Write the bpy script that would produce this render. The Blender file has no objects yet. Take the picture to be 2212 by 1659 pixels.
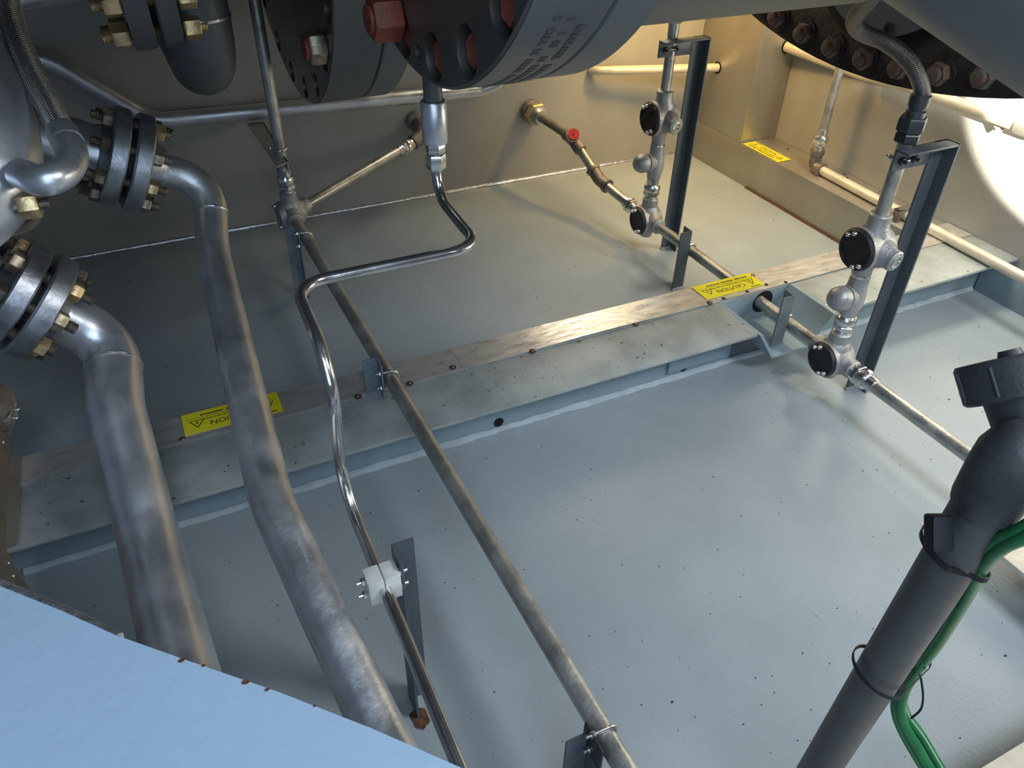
import bpy, bmesh, math, random
from mathutils import Vector, Matrix, Quaternion
random.seed(7)
V = Vector
S = bpy.context.scene

# ---------------------------------------------------------------- camera
FPX, CX, CY, CAMZ = 1664.04, 1106.0, 829.5, 1.3
yaw, pitch, roll = 0.45694624, 0.66145685, 0.0220116
fwd = V((math.sin(yaw)*math.cos(pitch), math.cos(yaw)*math.cos(pitch), -math.sin(pitch)))
rt0 = V((math.cos(yaw), -math.sin(yaw), 0)); up0 = rt0.cross(fwd)
rt = math.cos(roll)*rt0 + math.sin(roll)*up0
up = -math.sin(roll)*rt0 + math.cos(roll)*up0
CAM = V((0, 0, CAMZ))
cd = bpy.data.cameras.new('camera'); cam = bpy.data.objects.new('camera', cd)
S.collection.objects.link(cam)
m = Matrix((rt, up, -fwd)).transposed().to_4x4(); m.translation = CAM
cam.matrix_world = m
cd.sensor_width = 36; cd.lens = FPX/2212*36; cd.clip_start = 0.02
S.camera = cam

def ray(x, y): return rt*((x-CX)/FPX) - up*((y-CY)/FPX) + fwd
def PZ(x, y, z=0.0): d = ray(x, y); return CAM + d*((z-CAMZ)/d.z)
def PY(x, y, Y): d = ray(x, y); return CAM + d*(Y/d.y)
def PX(x, y, X): d = ray(x, y); return CAM + d*(X/d.x)
def PD(x, y, dep): return CAM + ray(x, y)*dep

# ---------------------------------------------------------------- world, lights, exposure
S.view_settings.view_transform = 'Standard'; S.view_settings.look = 'None'
S.view_settings.gamma = 1; S.view_settings.use_curve_mapping = False
S.view_settings.exposure = 0.22
w = bpy.data.worlds.new('world'); S.world = w; w.use_nodes = True
bg = w.node_tree.nodes['Background']
bg.inputs[0].default_value = (0.52, 0.66, 0.88, 1); bg.inputs[1].default_value = 0.12

def aim(o, tgt):
    o.rotation_euler = (V(tgt)-o.location).to_track_quat('-Z', 'Y').to_euler()
def area(name, loc, tgt, size, power, col, sy=None, spread=180):
    l = bpy.data.lights.new(name, 'AREA'); l.energy = power; l.color = col; l.size = size
    l.spread = math.radians(spread)
    if sy: l.shape = 'RECTANGLE'; l.size_y = sy
    o = bpy.data.objects.new(name, l); S.collection.objects.link(o); o.location = loc; aim(o, tgt); return o
def spot(name, loc, tgt, power, col, ang, blend=0.1, r=0.02):
    l = bpy.data.lights.new(name, 'SPOT'); l.energy = power; l.color = col
    l.spot_size = math.radians(ang); l.spot_blend = blend; l.shadow_soft_size = r
    o = bpy.data.objects.new(name, l); S.collection.objects.link(o); o.location = loc; aim(o, tgt); return o
# daylight falling in through the open side behind the photographer
area('daylight_opening', (-0.15, -0.75, 2.3), (0.5, 0.75, 0.0), 1.5, 23, (0.60, 0.79, 1.0), 1.2)
area('daylight_low', (-0.2, -1.1, 1.25), (0.3, 1.0, 0.6), 1.5, 9, (0.66, 0.82, 1.0), 0.9)
# whiter daylight from the open right-hand side
area('daylight_side', (1.65, -0.45, 2.2), (1.45, 0.6, 0.0), 0.7, 38, (0.93, 0.96, 1.0), 0.6)
# enclosure lamps beyond the pipework: warm
area('lamp_rear', (1.85, 2.25, 1.05), (1.75, 2.73, 0.35), 0.16, 12, (1.0, 0.58, 0.14), 0.16)
area('lamp_rear_high', (1.55, 2.5, 1.2), (1.0, 1.35, 0.0), 0.7, 9, (1.0, 0.86, 0.60), 0.35)
area('lamp_right', (2.08, 1.55, 1.15), (2.2, 1.5, 0.0), 0.25, 8, (1.0, 0.88, 0.66), 0.25)
# sun slipping down between the vessels, striking the right-hand wall with a slanting edge
_a = V((1.25, -0.30, 1.05)); _p1 = V((2.372, 1.578, 0.438)); _p2 = V((2.372, 1.287, 0.258))
_d1 = (_p1-_a).normalized(); _d2 = (_p2-_a).normalized(); _s = (_d1+_d2).normalized(); _n = _d1.cross(_d2).normalized()
_al = math.radians(17); _k = math.cos(_al)/_s.dot(_d1); _u = _s*_k + _n*math.sqrt(1-_k*_k)
_u2 = _s*_k - _n*math.sqrt(1-_k*_k)
_c = (PX(2190, 340, 2.372)-_a).normalized()
if _u2.dot(_c) > _u.dot(_c): _u = _u2
spot('sun_gap', _a, _a+_u, 1500, (1.0, 0.93, 0.78), 34, 0.05, 0.010)

# ---------------------------------------------------------------- materials
def mat(name, col, metal=0.0, rough=0.5, noise=0.0, nscale=8, bump=0.0, bscale=60, rvar=0.0,
        specks=None, spec_th=0.74, spec_scale=90, col2=None, aniso=None, coat=0):
    M = bpy.data.materials.new(name); M.use_nodes = True
    nt = M.node_tree; N = nt.nodes; L = nt.links; b = N['Principled BSDF']
    b.inputs['Base Color'].default_value = (*col, 1); b.inputs['Metallic'].default_value = metal
    b.inputs['Roughness'].default_value = rough
    if coat: b.inputs['Coat Weight'].default_value = coat; b.inputs['Coat Roughness'].default_value = .12
    tc = N.new('ShaderNodeTexCoord'); out = tc.outputs['Object']
    if aniso:
        mp = N.new('ShaderNodeMapping'); mp.inputs['Scale'].default_value = aniso
        L.new(out, mp.inputs[0]); out = mp.outputs[0]
    cur = None
    if noise or col2:
        n = N.new('ShaderNodeTexNoise'); n.inputs['Scale'].default_value = nscale
        n.inputs['Detail'].default_value = 6; n.inputs['Roughness'].default_value = .6
        L.new(out, n.inputs['Vector'])
        r = N.new('ShaderNodeValToRGB')
        c2 = col2 if col2 else tuple(max(0, c*(1-noise)) for c in col)
        r.color_ramp.elements[0].position = .36; r.color_ramp.elements[1].position = .62
        r.color_ramp.elements[0].color = (*c2, 1)
        r.color_ramp.elements[1].color = (*(tuple(min(1, c*(1+noise*.5)) for c in col)), 1)
        L.new(n.outputs['Fac'], r.inputs[0]); cur = r.outputs[0]
        if rvar:
            mr = N.new('ShaderNodeMapRange'); mr.inputs[1].default_value = .3; mr.inputs[2].default_value = .7
            mr.inputs[3].default_value = max(.02, rough-rvar); mr.inputs[4].default_value = min(1, rough+rvar)
            L.new(n.outputs['Fac'], mr.inputs[0]); L.new(mr.outputs[0], b.inputs['Roughness'])
    if specks:
        n2 = N.new('ShaderNodeTexNoise'); n2.inputs['Scale'].default_value = spec_scale
        n2.inputs['Detail'].default_value = 1.5; L.new(tc.outputs['Object'], n2.inputs['Vector'])
        r2 = N.new('ShaderNodeValToRGB'); r2.color_ramp.elements[0].position = spec_th
        r2.color_ramp.elements[1].position = spec_th+.02
        r2.color_ramp.elements[0].color = (0, 0, 0, 1); r2.color_ramp.elements[1].color = (1, 1, 1, 1)
        L.new(n2.outputs['Fac'], r2.inputs[0])
        mx = N.new('ShaderNodeMix'); mx.data_type = 'RGBA'
        L.new(r2.outputs[0], mx.inputs[0])
        if cur: L.new(cur, mx.inputs[6])
        else: mx.inputs[6].default_value = (*col, 1)
        mx.inputs[7].default_value = (*specks, 1); cur = mx.outputs[2]
    if cur: L.new(cur, b.inputs['Base Color'])
    if bump:
        nb = N.new('ShaderNodeTexNoise'); nb.inputs['Scale'].default_value = bscale
        nb.inputs['Detail'].default_value = 3; L.new(out, nb.inputs['Vector'])
        bp = N.new('ShaderNodeBump'); bp.inputs['Strength'].default_value = bump
        bp.inputs['Distance'].default_value = .002
        L.new(nb.outputs['Fac'], bp.inputs['Height']); L.new(bp.outputs[0], b.inputs['Normal'])
    return M

def braid_mat(name, col, dark, us, vs):
    M = bpy.data.materials.new(name); M.use_nodes = True
    nt = M.node_tree; N = nt.nodes; L = nt.links; b = N['Principled BSDF']
    b.inputs['Metallic'].default_value = .9; b.inputs['Roughness'].default_value = .3
    uv = N.new('ShaderNodeUVMap'); sep = N.new('ShaderNodeSeparateXYZ'); L.new(uv.outputs[0], sep.inputs[0])
    def mth(op, a, bb=None):
        n = N.new('ShaderNodeMath'); n.operation = op
        for i, q in enumerate((a, bb)):
            if q is None: continue
            if isinstance(q, (int, float)): n.inputs[i].default_value = q
            else: L.new(q, n.inputs[i])
        return n.outputs[0]
    u = mth('MULTIPLY', sep.outputs[0], us); v = mth('MULTIPLY', sep.outputs[1], vs)
    a = mth('SINE', mth('ADD', u, v)); c = mth('SINE', mth('SUBTRACT', u, v))
    h = mth('MAXIMUM', a, c)
    r = N.new('ShaderNodeValToRGB'); r.color_ramp.elements[0].position = .1; r.color_ramp.elements[1].position = .75
    r.color_ramp.elements[0].color = (*dark, 1); r.color_ramp.elements[1].color = (*col, 1)
    L.new(h, r.inputs[0]); L.new(r.outputs[0], b.inputs['Base Color'])
    bp = N.new('ShaderNodeBump'); bp.inputs['Strength'].default_value = .8; bp.inputs['Distance'].default_value = .002
    L.new(h, bp.inputs['Height']); L.new(bp.outputs[0], b.inputs['Normal'])
    return M

M = {}
M['floor'] = mat('floor_paint', (.30, .345, .37), 0, .36, .10, 2.2, .35, 130, .08, specks=(.05, .035, .03), spec_th=.755, spec_scale=75)
M['wall'] = mat('wall_paint', (.30, .30, .28), 0, .45, .10, 2.0, .5, 110, .05)
M['beam'] = mat('beam_paint', (.33, .36, .35), 0, .38, .22, 9, .6, 160, .12, specks=(.10, .06, .04), spec_th=.73, spec_scale=60)
M['beamblue'] = mat('beam_blue_paint', (.25, .33, .38), 0, .4, .10, 6, .5, 120)
M['strip'] = mat('aluminium_strip', (.76, .74, .71), .72, .34, .10, 14, .7, 26, .12, aniso=(1, 3, 1))
M['casing'] = mat('galvanised_casing', (.44, .42, .37), .75, .42, .12, 5, .3, 30, .06, aniso=(1, 1, .3))
M['pipe'] = mat('dull_stainless', (.64, .66, .70), .82, .36, .14, 9, .35, 45, .12, aniso=(1, 1, 1))
M['pipe2'] = mat('worn_stainless', (.58, .59, .61), .82, .37, .18, 10, .5, 60, .14)
M['bead'] = mat('painted_weld', (.40, .46, .49), 0, .28, .12, 30, .8, 90)
M['weld'] = mat('weld_metal', (.62, .62, .64), .9, .28, .3, 60, .9, 150)
M['flange'] = mat('machined_flange', (.42, .44, .47), .9, .36, .2, 18, .3, 80, .1)
M['stud'] = mat('dark_stud', (.20, .17, .14), .8, .45, .4, 40, .6, 200)
M['nut'] = mat('plated_nut', (.45, .38, .27), .8, .42, .5, 30, .5, 120)
M['brass'] = mat('brass_nut', (.62, .46, .25), .85, .38, .35, 25, .5, 120)
M['tube'] = mat('bright_tube', (.60, .59, .57), .95, .19, .15, 12, .12, 60, .06)
M['conduit'] = mat('galvanised_conduit', (.50, .49, .46), .8, .40, .28, 16, .5, 90, .1)
M['cream'] = mat('cream_conduit', (.66, .61, .50), .3, .42, .12, 14, .3, 80, .06)
M['cast'] = mat('cast_aluminium', (.40, .40, .40), .6, .50, .2, 14, .6, 180, .08)
M['castdark'] = mat('weathered_cast', (.24, .21, .18), .6, .52, .35, 20, .6, 120, .08)
M['cover'] = mat('dark_cover', (.022, .022, .025), .2, .48, .3, 40, .8, 260)
M['zinc'] = mat('bright_zinc', (.72, .72, .70), .95, .22, .12, 30, .15, 90)
M['blackfit'] = mat('dark_fitting', (.055, .065, .075), .5, .42, .2, 30, .3, 90)
M['post'] = mat('post_paint', (.085, .105, .12), .2, .40, .15, 12, .4, 90, .06)
M['postblue'] = mat('bracket_paint', (.17, .21, .235), .1, .42, .12, 14, .4, 90, specks=(.02, .02, .02), spec_th=.70, spec_scale=150)
M['vessel'] = mat('vessel_paint', (.088, .096, .10), .1, .42, .08, 5, .2, 90, .05)
M['vessel2'] = mat('vessel_light_paint', (.115, .127, .138), .1, .45, .06, 5, .2, 90)
M['face'] = mat('machined_face', (.20, .195, .18), .85, .36, .18, 7, .3, 60, .08)
M['bore'] = mat('bolt_hole_bore', (.50, .52, .56), .9, .22)
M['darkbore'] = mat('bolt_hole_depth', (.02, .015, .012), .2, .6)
M['red'] = mat('red_oxide_nut', (.22, .05, .03), .1, .55, .25, 30, .6, 120)
M['rust'] = mat('rusty_flange', (.045, .035, .030), .3, .65, .5, 18, 1.0, 60)
M['rustnut'] = mat('rusty_nut', (.11, .055, .035), .2, .75, .6, 40, 1.0, 90, col2=(.10, .095, .085))
M['white'] = mat('clamp_plastic', (.70, .70, .66), .2, .45, .18, 30, .4, 120)
M['yellow'] = mat('caution_yellow', (.80, .70, .02), 0, .25, .08, 30, .4, 40, coat=.6)
M['ink'] = mat('label_ink', (.03, .03, .02), 0, .4)
M['blueplate'] = mat('pale_blue_paint', (.33, .45, .58), 0, .45, .05, 3, .3, 60, specks=(.28, .20, .18), spec_th=.78, spec_scale=24)
M['fgpipe'] = mat('foreground_grey_pipe', (.085, .085, .082), .3, .5, .22, 10, .3, 60, .08)
M['fgcast'] = mat('foreground_cast', (.06, .06, .062), .3, .52, .2, 24, .4, 120)
M['green'] = mat('green_cable', (.012, .14, .045), 0, .4, .2, 40)
M['pale'] = mat('cable_print', (.42, .5, .38), 0, .5)
M['black'] = mat('black_nylon', (.006, .006, .008), 0, .65)
M['redplug'] = mat('red_plug', (.42, .02, .025), .1, .35, .2, 40, .4, 100)
M['rustmark'] = mat('rust_mark', (.10, .04, .02), 0, .8, .5, 90, .5, 200)
M['hole'] = mat('open_hole', (.004, .004, .004), 0, .9)
M['stencil'] = mat('faded_stencil_ink', (.055, .06, .065), 0, .5, .3, 60)
M['gasket'] = mat('dark_gap', (.02, .02, .02), 0, .7)
M['wood'] = mat('brown_panel', (.17, .14, .11), .2, .5, .2, 20, .3, 60)
M['braid'] = braid_mat('steel_braid', (.60, .58, .54), (.10, .095, .09), 2*math.pi*14, 1250)
M['braid2'] = braid_mat('dark_braid', (.26, .25, .24), (.03, .03, .03), 2*math.pi*12, 1900)

# ---------------------------------------------------------------- mesh helpers
def frame(ax):
    ax = V(ax).normalized()
    t = V((0, 0, 1)) if abs(ax.z) < .9 else V((1, 0, 0))
    a = ax.cross(t).normalized(); b = ax.cross(a).normalized()
    return ax, a, b
class MB:
    def __init__(s): s.bm = bmesh.new(); s.uv = s.bm.loops.layers.uv.new('UVMap')
    def ring(s, c, a, b, r, n): return [s.bm.verts.new(c + a*(r*math.cos(2*math.pi*i/n)) + b*(r*math.sin(2*math.pi*i/n))) for i in range(n)]
    def skin(s, r1, r2, n, v1=0, v2=0):
        for i in range(n):
            j = (i+1) % n
            f = s.bm.faces.new((r1[i], r1[j], r2[j], r2[i]))
            for lp, q in zip(f.loops, ((i/n, v1), ((i+1)/n, v1), ((i+1)/n, v2), (i/n, v2))): lp[s.uv].uv = q
    def tube(s, pts, r, n=28, caps=True, rs=None):
        pts = [V(p) for p in pts]; T = []
        for i in range(len(pts)):
            a = pts[max(0, i-1)]; b = pts[min(len(pts)-1, i+1)]; T.append((b-a).normalized())
        ax, a, b = frame(T[0]); prev = None; L = 0
        for i, p in enumerate(pts):
            if i:
                q = T[i-1].rotation_difference(T[i]); a = q @ a; b = q @ b; L2 = L + (p-pts[i-1]).length
            else: L2 = 0
            rg = s.ring(p, a, b, rs[i] if rs else r, n)
            if prev: s.skin(prev, rg, n, L, L2)
            elif caps: s.bm.faces.new(rg[::-1])
            prev = rg; L = L2
        if caps: s.bm.faces.new(prev)
        return s
    def lathe(s, o, ax, prof, n=32):
        """prof: (distance along axis, radius)"""
        o = V(o); ax, a, b = frame(ax); prev = None
        for t, r in prof:
            if r <= 1e-6: rg = [s.bm.verts.new(o+ax*t)]
            else: rg = s.ring(o+ax*t, a, b, r, n)
            if prev:
                if len(prev) == 1 and len(rg) > 1:
                    for i in range(n): s.bm.faces.new((prev[0], rg[(i+1) % n], rg[i]))
                elif len(rg) == 1:
                    for i in range(n): s.bm.faces.new((prev[i], prev[(i+1) % n], rg[0]))
                else: s.skin(prev, rg, n)
            prev = rg
        return s
    def cyl(s, a, b, r, n=28, bev=0):
        a = V(a); b = V(b); l = (b-a).length
        if bev: return s.lathe(a, b-a, [(0, 0), (0, r-bev), (bev, r), (l-bev, r), (l, r-bev), (l, 0)], n)
        return s.lathe(a, b-a, [(0, 0), (0, r), (l, r), (l, 0)], n)
    def hexa(s, a, b, r, bev=.12, rot=0):
        a = V(a); b = V(b); l = (b-a).length; k = l*.12; ax, u, v = frame(b-a); rings = []
        for t, q in ((0, r*.92), (k, r), (l-k, r), (l, r*.92)):
            rings.append([s.bm.verts.new(a+ax*t+u*(q*math.cos(rot+i*math.pi/3))+v*(q*math.sin(rot+i*math.pi/3))) for i in range(6)])
        s.bm.faces.new(rings[0][::-1]); s.bm.faces.new(rings[-1])
        for p, q in zip(rings, rings[1:]):
            for i in range(6): s.bm.faces.new((p[i], p[(i+1) % 6], q[(i+1) % 6], q[i]))
        return s
    def box(s, lo, hi, bev=0.0, R=None, o=None):
        r = bmesh.ops.create_cube(s.bm, size=1)['verts']
        lo = V(lo); hi = V(hi); c = (lo+hi)/2; d = hi-lo
        for v in r:
            v.co = V((v.co.x*d.x, v.co.y*d.y, v.co.z*d.z)) + c
            if R is not None: v.co = R @ v.co + V(o)
        if bev:
            e = list({e for v in r for e in v.link_edges})
            bmesh.ops.bevel(s.bm, geom=e, offset=bev, segments=2, affect='EDGES', profile=.5)
        return s
    def prism(s, poly, ext):
        """poly: 3D points in one plane; ext: extrusion vector"""
        ext = V(ext); a = [s.bm.verts.new(V(p)) for p in poly]; b = [s.bm.verts.new(V(p)+ext) for p in poly]
        n = len(a); s.bm.faces.new(a[::-1]); s.bm.faces.new(b)
        for i in range(n): s.bm.faces.new((a[i], a[(i+1) % n], b[(i+1) % n], b[i]))
        return s
    def plate_hole(s, poly, ext, holes):
        return s

def fillet(pts, R, n=8):
    pts = [V(p) for p in pts]; out = [pts[0]]
    if not isinstance(R, (list, tuple)): R = [R]*(len(pts)-2)
    for i in range(1, len(pts)-1):
        p = pts[i]; a = (pts[i-1]-p); b = (pts[i+1]-p); la, lb = a.length, b.length; a.normalize(); b.normalize()
        th = a.angle(b); t = min(R[i-1]/math.tan(th/2), la*.49 if i > 1 else la*.95, lb*.49 if i < len(pts)-2 else lb*.95)
        r = t*math.tan(th/2); c = p + (a+b).normalized()*(r/math.sin(th/2))
        s0 = p+a*t-c; s1 = p+b*t-c
        for k in range(n+1):
            w_ = s0.angle(s1); f_ = k/n
            out.append(c + (s0*math.sin((1-f_)*w_)+s1*math.sin(f_*w_))/math.sin(w_) if w_ > 1e-4 else c+s0)
    out.append(pts[-1]); return out
def dens(pts, step=.02):
    o = [V(pts[0])]
    for a, b in zip(pts, pts[1:]):
        k = max(1, int((V(b)-V(a)).length/step))
        for i in range(1, k+1): o.append(V(a).lerp(V(b), i/k))
    return o
def crom(pts, n=10):
    pts = [V(p) for p in pts]; P = [pts[0]*2-pts[1]]+pts+[pts[-1]*2-pts[-2]]; out = []
    for i in range(1, len(P)-2):
        for k in range(n):
            t = k/n; a, b, c, d = P[i-1:i+3]
            out.append(.5*((2*b)+(c-a)*t+(2*a-5*b+4*c-d)*t*t+(3*b-a-3*c+d)*t**3))
    out.append(pts[-1]); return out

def org(o):
    v = V((0, 0, 0))
    while o: v += o.location; o = o.parent
    return v
def obj(name, mb, m, parent=None, ang=35, base=None):
    bm = mb.bm; bmesh.ops.remove_doubles(bm, verts=bm.verts, dist=1e-6)
    bmesh.ops.recalc_face_normals(bm, faces=bm.faces)
    me = bpy.data.meshes.new(name)
    if parent: o0 = org(parent)
    else:
        cs = [v.co for v in bm.verts]
        o0 = V(base) if base is not None else V((sum(c.x for c in cs)/len(cs), sum(c.y for c in cs)/len(cs), min(c.z for c in cs)))
    bmesh.ops.translate(bm, verts=bm.verts, vec=-o0)
    for f in bm.faces: f.smooth = True
    bm.to_mesh(me); bm.free(); me.set_sharp_from_angle(angle=math.radians(ang))
    me.materials.append(M[m]); o = bpy.data.objects.new(name, me); S.collection.objects.link(o)
    if parent: o.parent = parent
    else: o.location = o0
    return o
def thing(name, label, cat, loc, group=None):
    o = bpy.data.objects.new(name, None); S.collection.objects.link(o); o.location = V(loc); o.empty_display_size = .02
    return tag(o, label, cat, group)
def tag(o, label, cat, group=None):
    o['label'] = label; o['category'] = cat
    if group: o['group'] = group
    return o
def struct(name, mb, m, parent=None, **k):
    o = obj(name, mb, m, parent, **k)
    if not parent: o['kind'] = 'structure'
    return o
def copy_tree(o, delta, label=None):
    c = o.copy(); S.collection.objects.link(c); c.location = o.location + V(delta)
    if label: c['label'] = label
    for ch in o.children:
        d = ch.copy(); S.collection.objects.link(d); d.parent = c
        for g in ch.children:
            e = g.copy(); S.collection.objects.link(e); e.parent = d
    return c
def circ(pts, c):
    """circle in the plane X=c through unprojected points"""
    P = [PX(x, y, c) for x, y in pts]; A = [[2*p.y, 2*p.z, 1] for p in P]; B = [p.y**2+p.z**2 for p in P]
    ATA = Matrix([[sum(r[i]*r[j] for r in A) for j in range(3)] for i in range(3)])
    s = ATA.inverted() @ V([sum(r[i]*q for r, q in zip(A, B)) for i in range(3)])
    return s.x, s.y, math.sqrt(s.z+s.x**2+s.y**2)

# ================================================================ THE SETTING
WY, WX, BH = 2.735, 2.372, 0.157
struct('floor', MB().box((-1.6, -.6, -.03), (2.8, 2.9, 0)), 'floor', base=(0, 0, 0))
struct('wall_back', MB().box((-1.6, WY, 0), (2.8, WY+.05, 2.4)), 'wall', base=(0, WY, 0))
struct('wall_right', MB().box((WX, -.6, 0), (WX+.05, WY, 2.4)), 'wall', base=(WX, 0, 0))
# floor-to-wall weld bead
p = [V((-1.6+.03*i, WY-.004+random.uniform(-.0015, .0015), .004)) for i in range(0, 134)]
struct('trim_1', MB().tube(p, .006, 8, rs=[.0065+random.uniform(-.001, .0015) for _ in p]), 'weld')
# red sealant along the foot of the casing
struct('trim_2', MB().box((2.180, 1.62, 0), (2.188, 2.30, .0025)), 'rustmark')
# added light blocker overhead, unseen, that keeps the daylight off the left rear corner
struct('overhead_blocker', MB().box((-1.6, .90, 1.24), (.34, WY, 1.28)).box((.30, 1.0, 1.28), (.34, WY, 2.05)).box((.30, 1.0, 2.05), (2.8, WY, 2.1)), 'vessel', base=(0, 2, 2.05))

# galvanised sheet casing: low ledge plus upright column in the corner
cas = thing('sheet_metal_casing', 'galvanised sheet metal casing with low ledge and upright duct in the far right corner', 'casing', (2.25, 2.3, 0))
obj('base_ledge', MB().box((2.188, 1.50, 0), (WX-.002, WY-.002, BH-.0005), .002), 'casing', cas)
obj('upright_duct', MB().box((2.190, 2.385, BH), (WX-.001, WY-.002, 1.6), .002), 'casing', cas)
for px, py, face in ((1608, 306, 0), (1657, 288, 0), (1691, 186, 0), (1702, 310+12, 1), (1825, 377, 1), (1830, 384, 1)):
    if face == 0: q = PY(px, py, 2.384); a = q; b = q+V((0, -.003, 0))
    else: q = PZ(px, py, BH); a = q; b = q+V((0, 0, .0015))
    obj('rivet', MB().cyl(a, b, .004, 12), 'zinc' if face == 0 else 'hole', cas)
obj('pipe_hole', MB().cyl(PY(1700, 100, 2.386), PY(1700, 100, 2.386)+V((0, -.0025, 0)), .027, 24), 'hole', cas)
obj('pipe_hole', MB().cyl(PX(1550, 146, 2.1905), PX(1550, 146, 2.1905)+V((-.002, 0, 0)), .024, 24), 'hole', cas)

# I-beam across the floor with a notched trough
BY0, BY1, WEB = 1.245, 1.512, 1.34
NX0, NX1, NB0, NB1 = 1.339, 1.609, 1.405, 1.530
NYB = 1.418
beam = thing('floor_beam', 'grey-green painted steel beam lying across the floor from left wall to right wall', 'beam', (1, 1.38, 0))
mb = MB(); t = .009
mb.box((-.47, BY0, BH-t), (NX0, NYB, BH), .001); mb.box((NX1, BY0, BH-t), (WX-.001, NYB, BH), .001)
mb.box((-.47, NYB, BH-t), (WX-.001, BY1, BH), .001)
obj('top_plate', mb, 'beam', beam)
mb = MB(); mb.box((-.47, WEB, 0), (NX0+.01, WEB+.01, BH-t)); mb.box((NX1-.01, WEB, 0), (WX-.001, WEB+.01, BH-t))
mb.box((1.13, WEB-.012, .03), (NX0-.015, WEB, .12), .003)
obj('web', mb, 'beamblue', beam)
# trough: folded plate with back wall and cut-out for the conduit
mb = MB(); th = .007
sec = [(NX0, BH), (NB0, .062), (NB1, .062), (NX1, BH), (NX1-.010, BH), (NB1-.004, .069), (NB0+.004, .069), (NX0+.010, BH)]
mb.prism([(x, BY0-.008, z) for x, z in sec], (0, NYB-BY0+.008, 0))
obj('trough', mb, 'beamblue', beam)
mb = MB(); mb.box((NX0, NYB, 0), (NX1, NYB+.006, BH-t))
obj('trough_back', mb, 'beamblue', beam)
obj('conduit_opening', MB().lathe((1.508, NYB+.0005, .118), (0, -1, 0), [(0, 0), (0, .036), (.001, .036), (.001, 0)], 32), 'hole', beam)
for i, (x, y) in enumerate(((1077, 912), (1477, 793))):
    q = PY(x, y, WEB); obj('drain_hole', MB().cyl(q, q+V((0, -.0012, 0)), .0135, 24), 'hole', beam)
pts = [V((-.45+.03*i, WEB-.006+random.uniform(-.002, .002), .006)) for i in range(0, 94)]
obj('weld_bead', MB().tube(pts, .010, 8, rs=[.0105+random.uniform(-.002, .002) for _ in pts]), 'bead', beam)

# blue sheet standing in for shade at the right wall's foot; near crosswise beam
struct('wall_foot_shade', MB().box((WX-.012, -.5, 0), (WX, BY0+.09, .128), .001), 'beamblue')
nb = thing('near_beam', 'pale painted beam edge in the bottom right corner of the floor', 'beam', (1, 0, 0))
obj('top_plate', MB().box((.5, -.35, BH-.01), (2.36, .192, BH), .001), 'cream', nb)
obj('web', MB().box((.5, -.1, 0), (2.36, -.09, BH-.01)), 'beamblue', nb)
q = PZ(2150, 1187, .1)
nt_ = thing('floor_cleat', 'cream painted steel cleat on the floor behind the foreground grey pipe', 'cleat', (1.5, .4, 0))
obj('cleat_plate', MB().box((1.335, .22, .088), (2.355, .497, .1), .002), 'cream', nt_)
obj('cleat_web', MB().box((1.335, .30, 0), (2.355, .31, .088)), 'beamblue', nt_)

# aluminium cover strips along the far edge of the beam
def zoff(p, z): return V((p.x, p.y, z))
SY0, SY1 = 1.417, 1.513
joints = [-.452, .565, 2.062, WX-.004]
labs = ['dull crinkled aluminium cover strip on the left part of the floor beam', 'bright aluminium cover strip on the beam between the bracket and the notch',
        'cream-tinted short cover strip at the right end of the floor beam']
screws = [(394, 948), (773, 855), (885, 827), (978, 792), (1150, 757), (1374, 698), (1533, 653), (1625, 595)]
holes = [(1563, 645), (1614, 630), (1655, 615), (1697, 610)]
for k in range(3):
    x0, x1 = joints[k], joints[k+1]
    st = thing('cover_strip', labs[k], 'cover strip', ((x0+x1)/2, 1.46, BH))
    mb = MB(); n = 60; rows = []
    for i in range(n+1):
        x = x0+(x1-x0)*i/n; lift = .001+.0035*max(0, math.sin((x*2.1+.5)*math.pi))*(1 if k < 2 else .3)
        rows.append([mb.bm.verts.new((x, SY0+(SY1-SY0)*j/3, BH+.0008+lift*(1-j/3)**2+(.0012 if k == 1 else 0)+tz))
                     for tz in (0, .0014) for j in range(4)])
    for a, b in zip(rows, rows[1:]):
        for j in range(3):
            mb.bm.faces.new((a[j], a[j+1], b[j+1], b[j])); mb.bm.faces.new((a[4+j], b[4+j], b[5+j], a[5+j]))
        mb.bm.faces.new((a[0], b[0], b[4], a[4])); mb.bm.faces.new((a[3], a[7], b[7], b[3]))
    for a in (rows[0], rows[-1]): mb.bm.faces.new([a[i] for i in (0, 1, 2, 3, 7, 6, 5, 4)])
    obj('sheet', mb, 'strip', st)
    for (px, py) in screws:
        q = PZ(px, py, BH+.006)
        if x0 <= q.x < x1:
            obj('rust_ring', MB().cyl(q-V((0, 0, .003)), q-V((0, 0, .0006)), .0085, 16), 'rustmark', st)
            obj('screw', MB().lathe(q-V((0, 0, .003)), (0, 0, 1), [(0, .0045), (.003, .0045), (.0045, .003), (.005, 0)], 14), 'stud', st)
    for (px, py) in holes:
        q = PZ(px, py, BH+.004)
        if x0 <= q.x < x1: obj('screw_hole', MB().cyl(q-V((0, 0, .002)), q+V((0, 0, .0012)), .0055, 16), 'hole', st)

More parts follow.
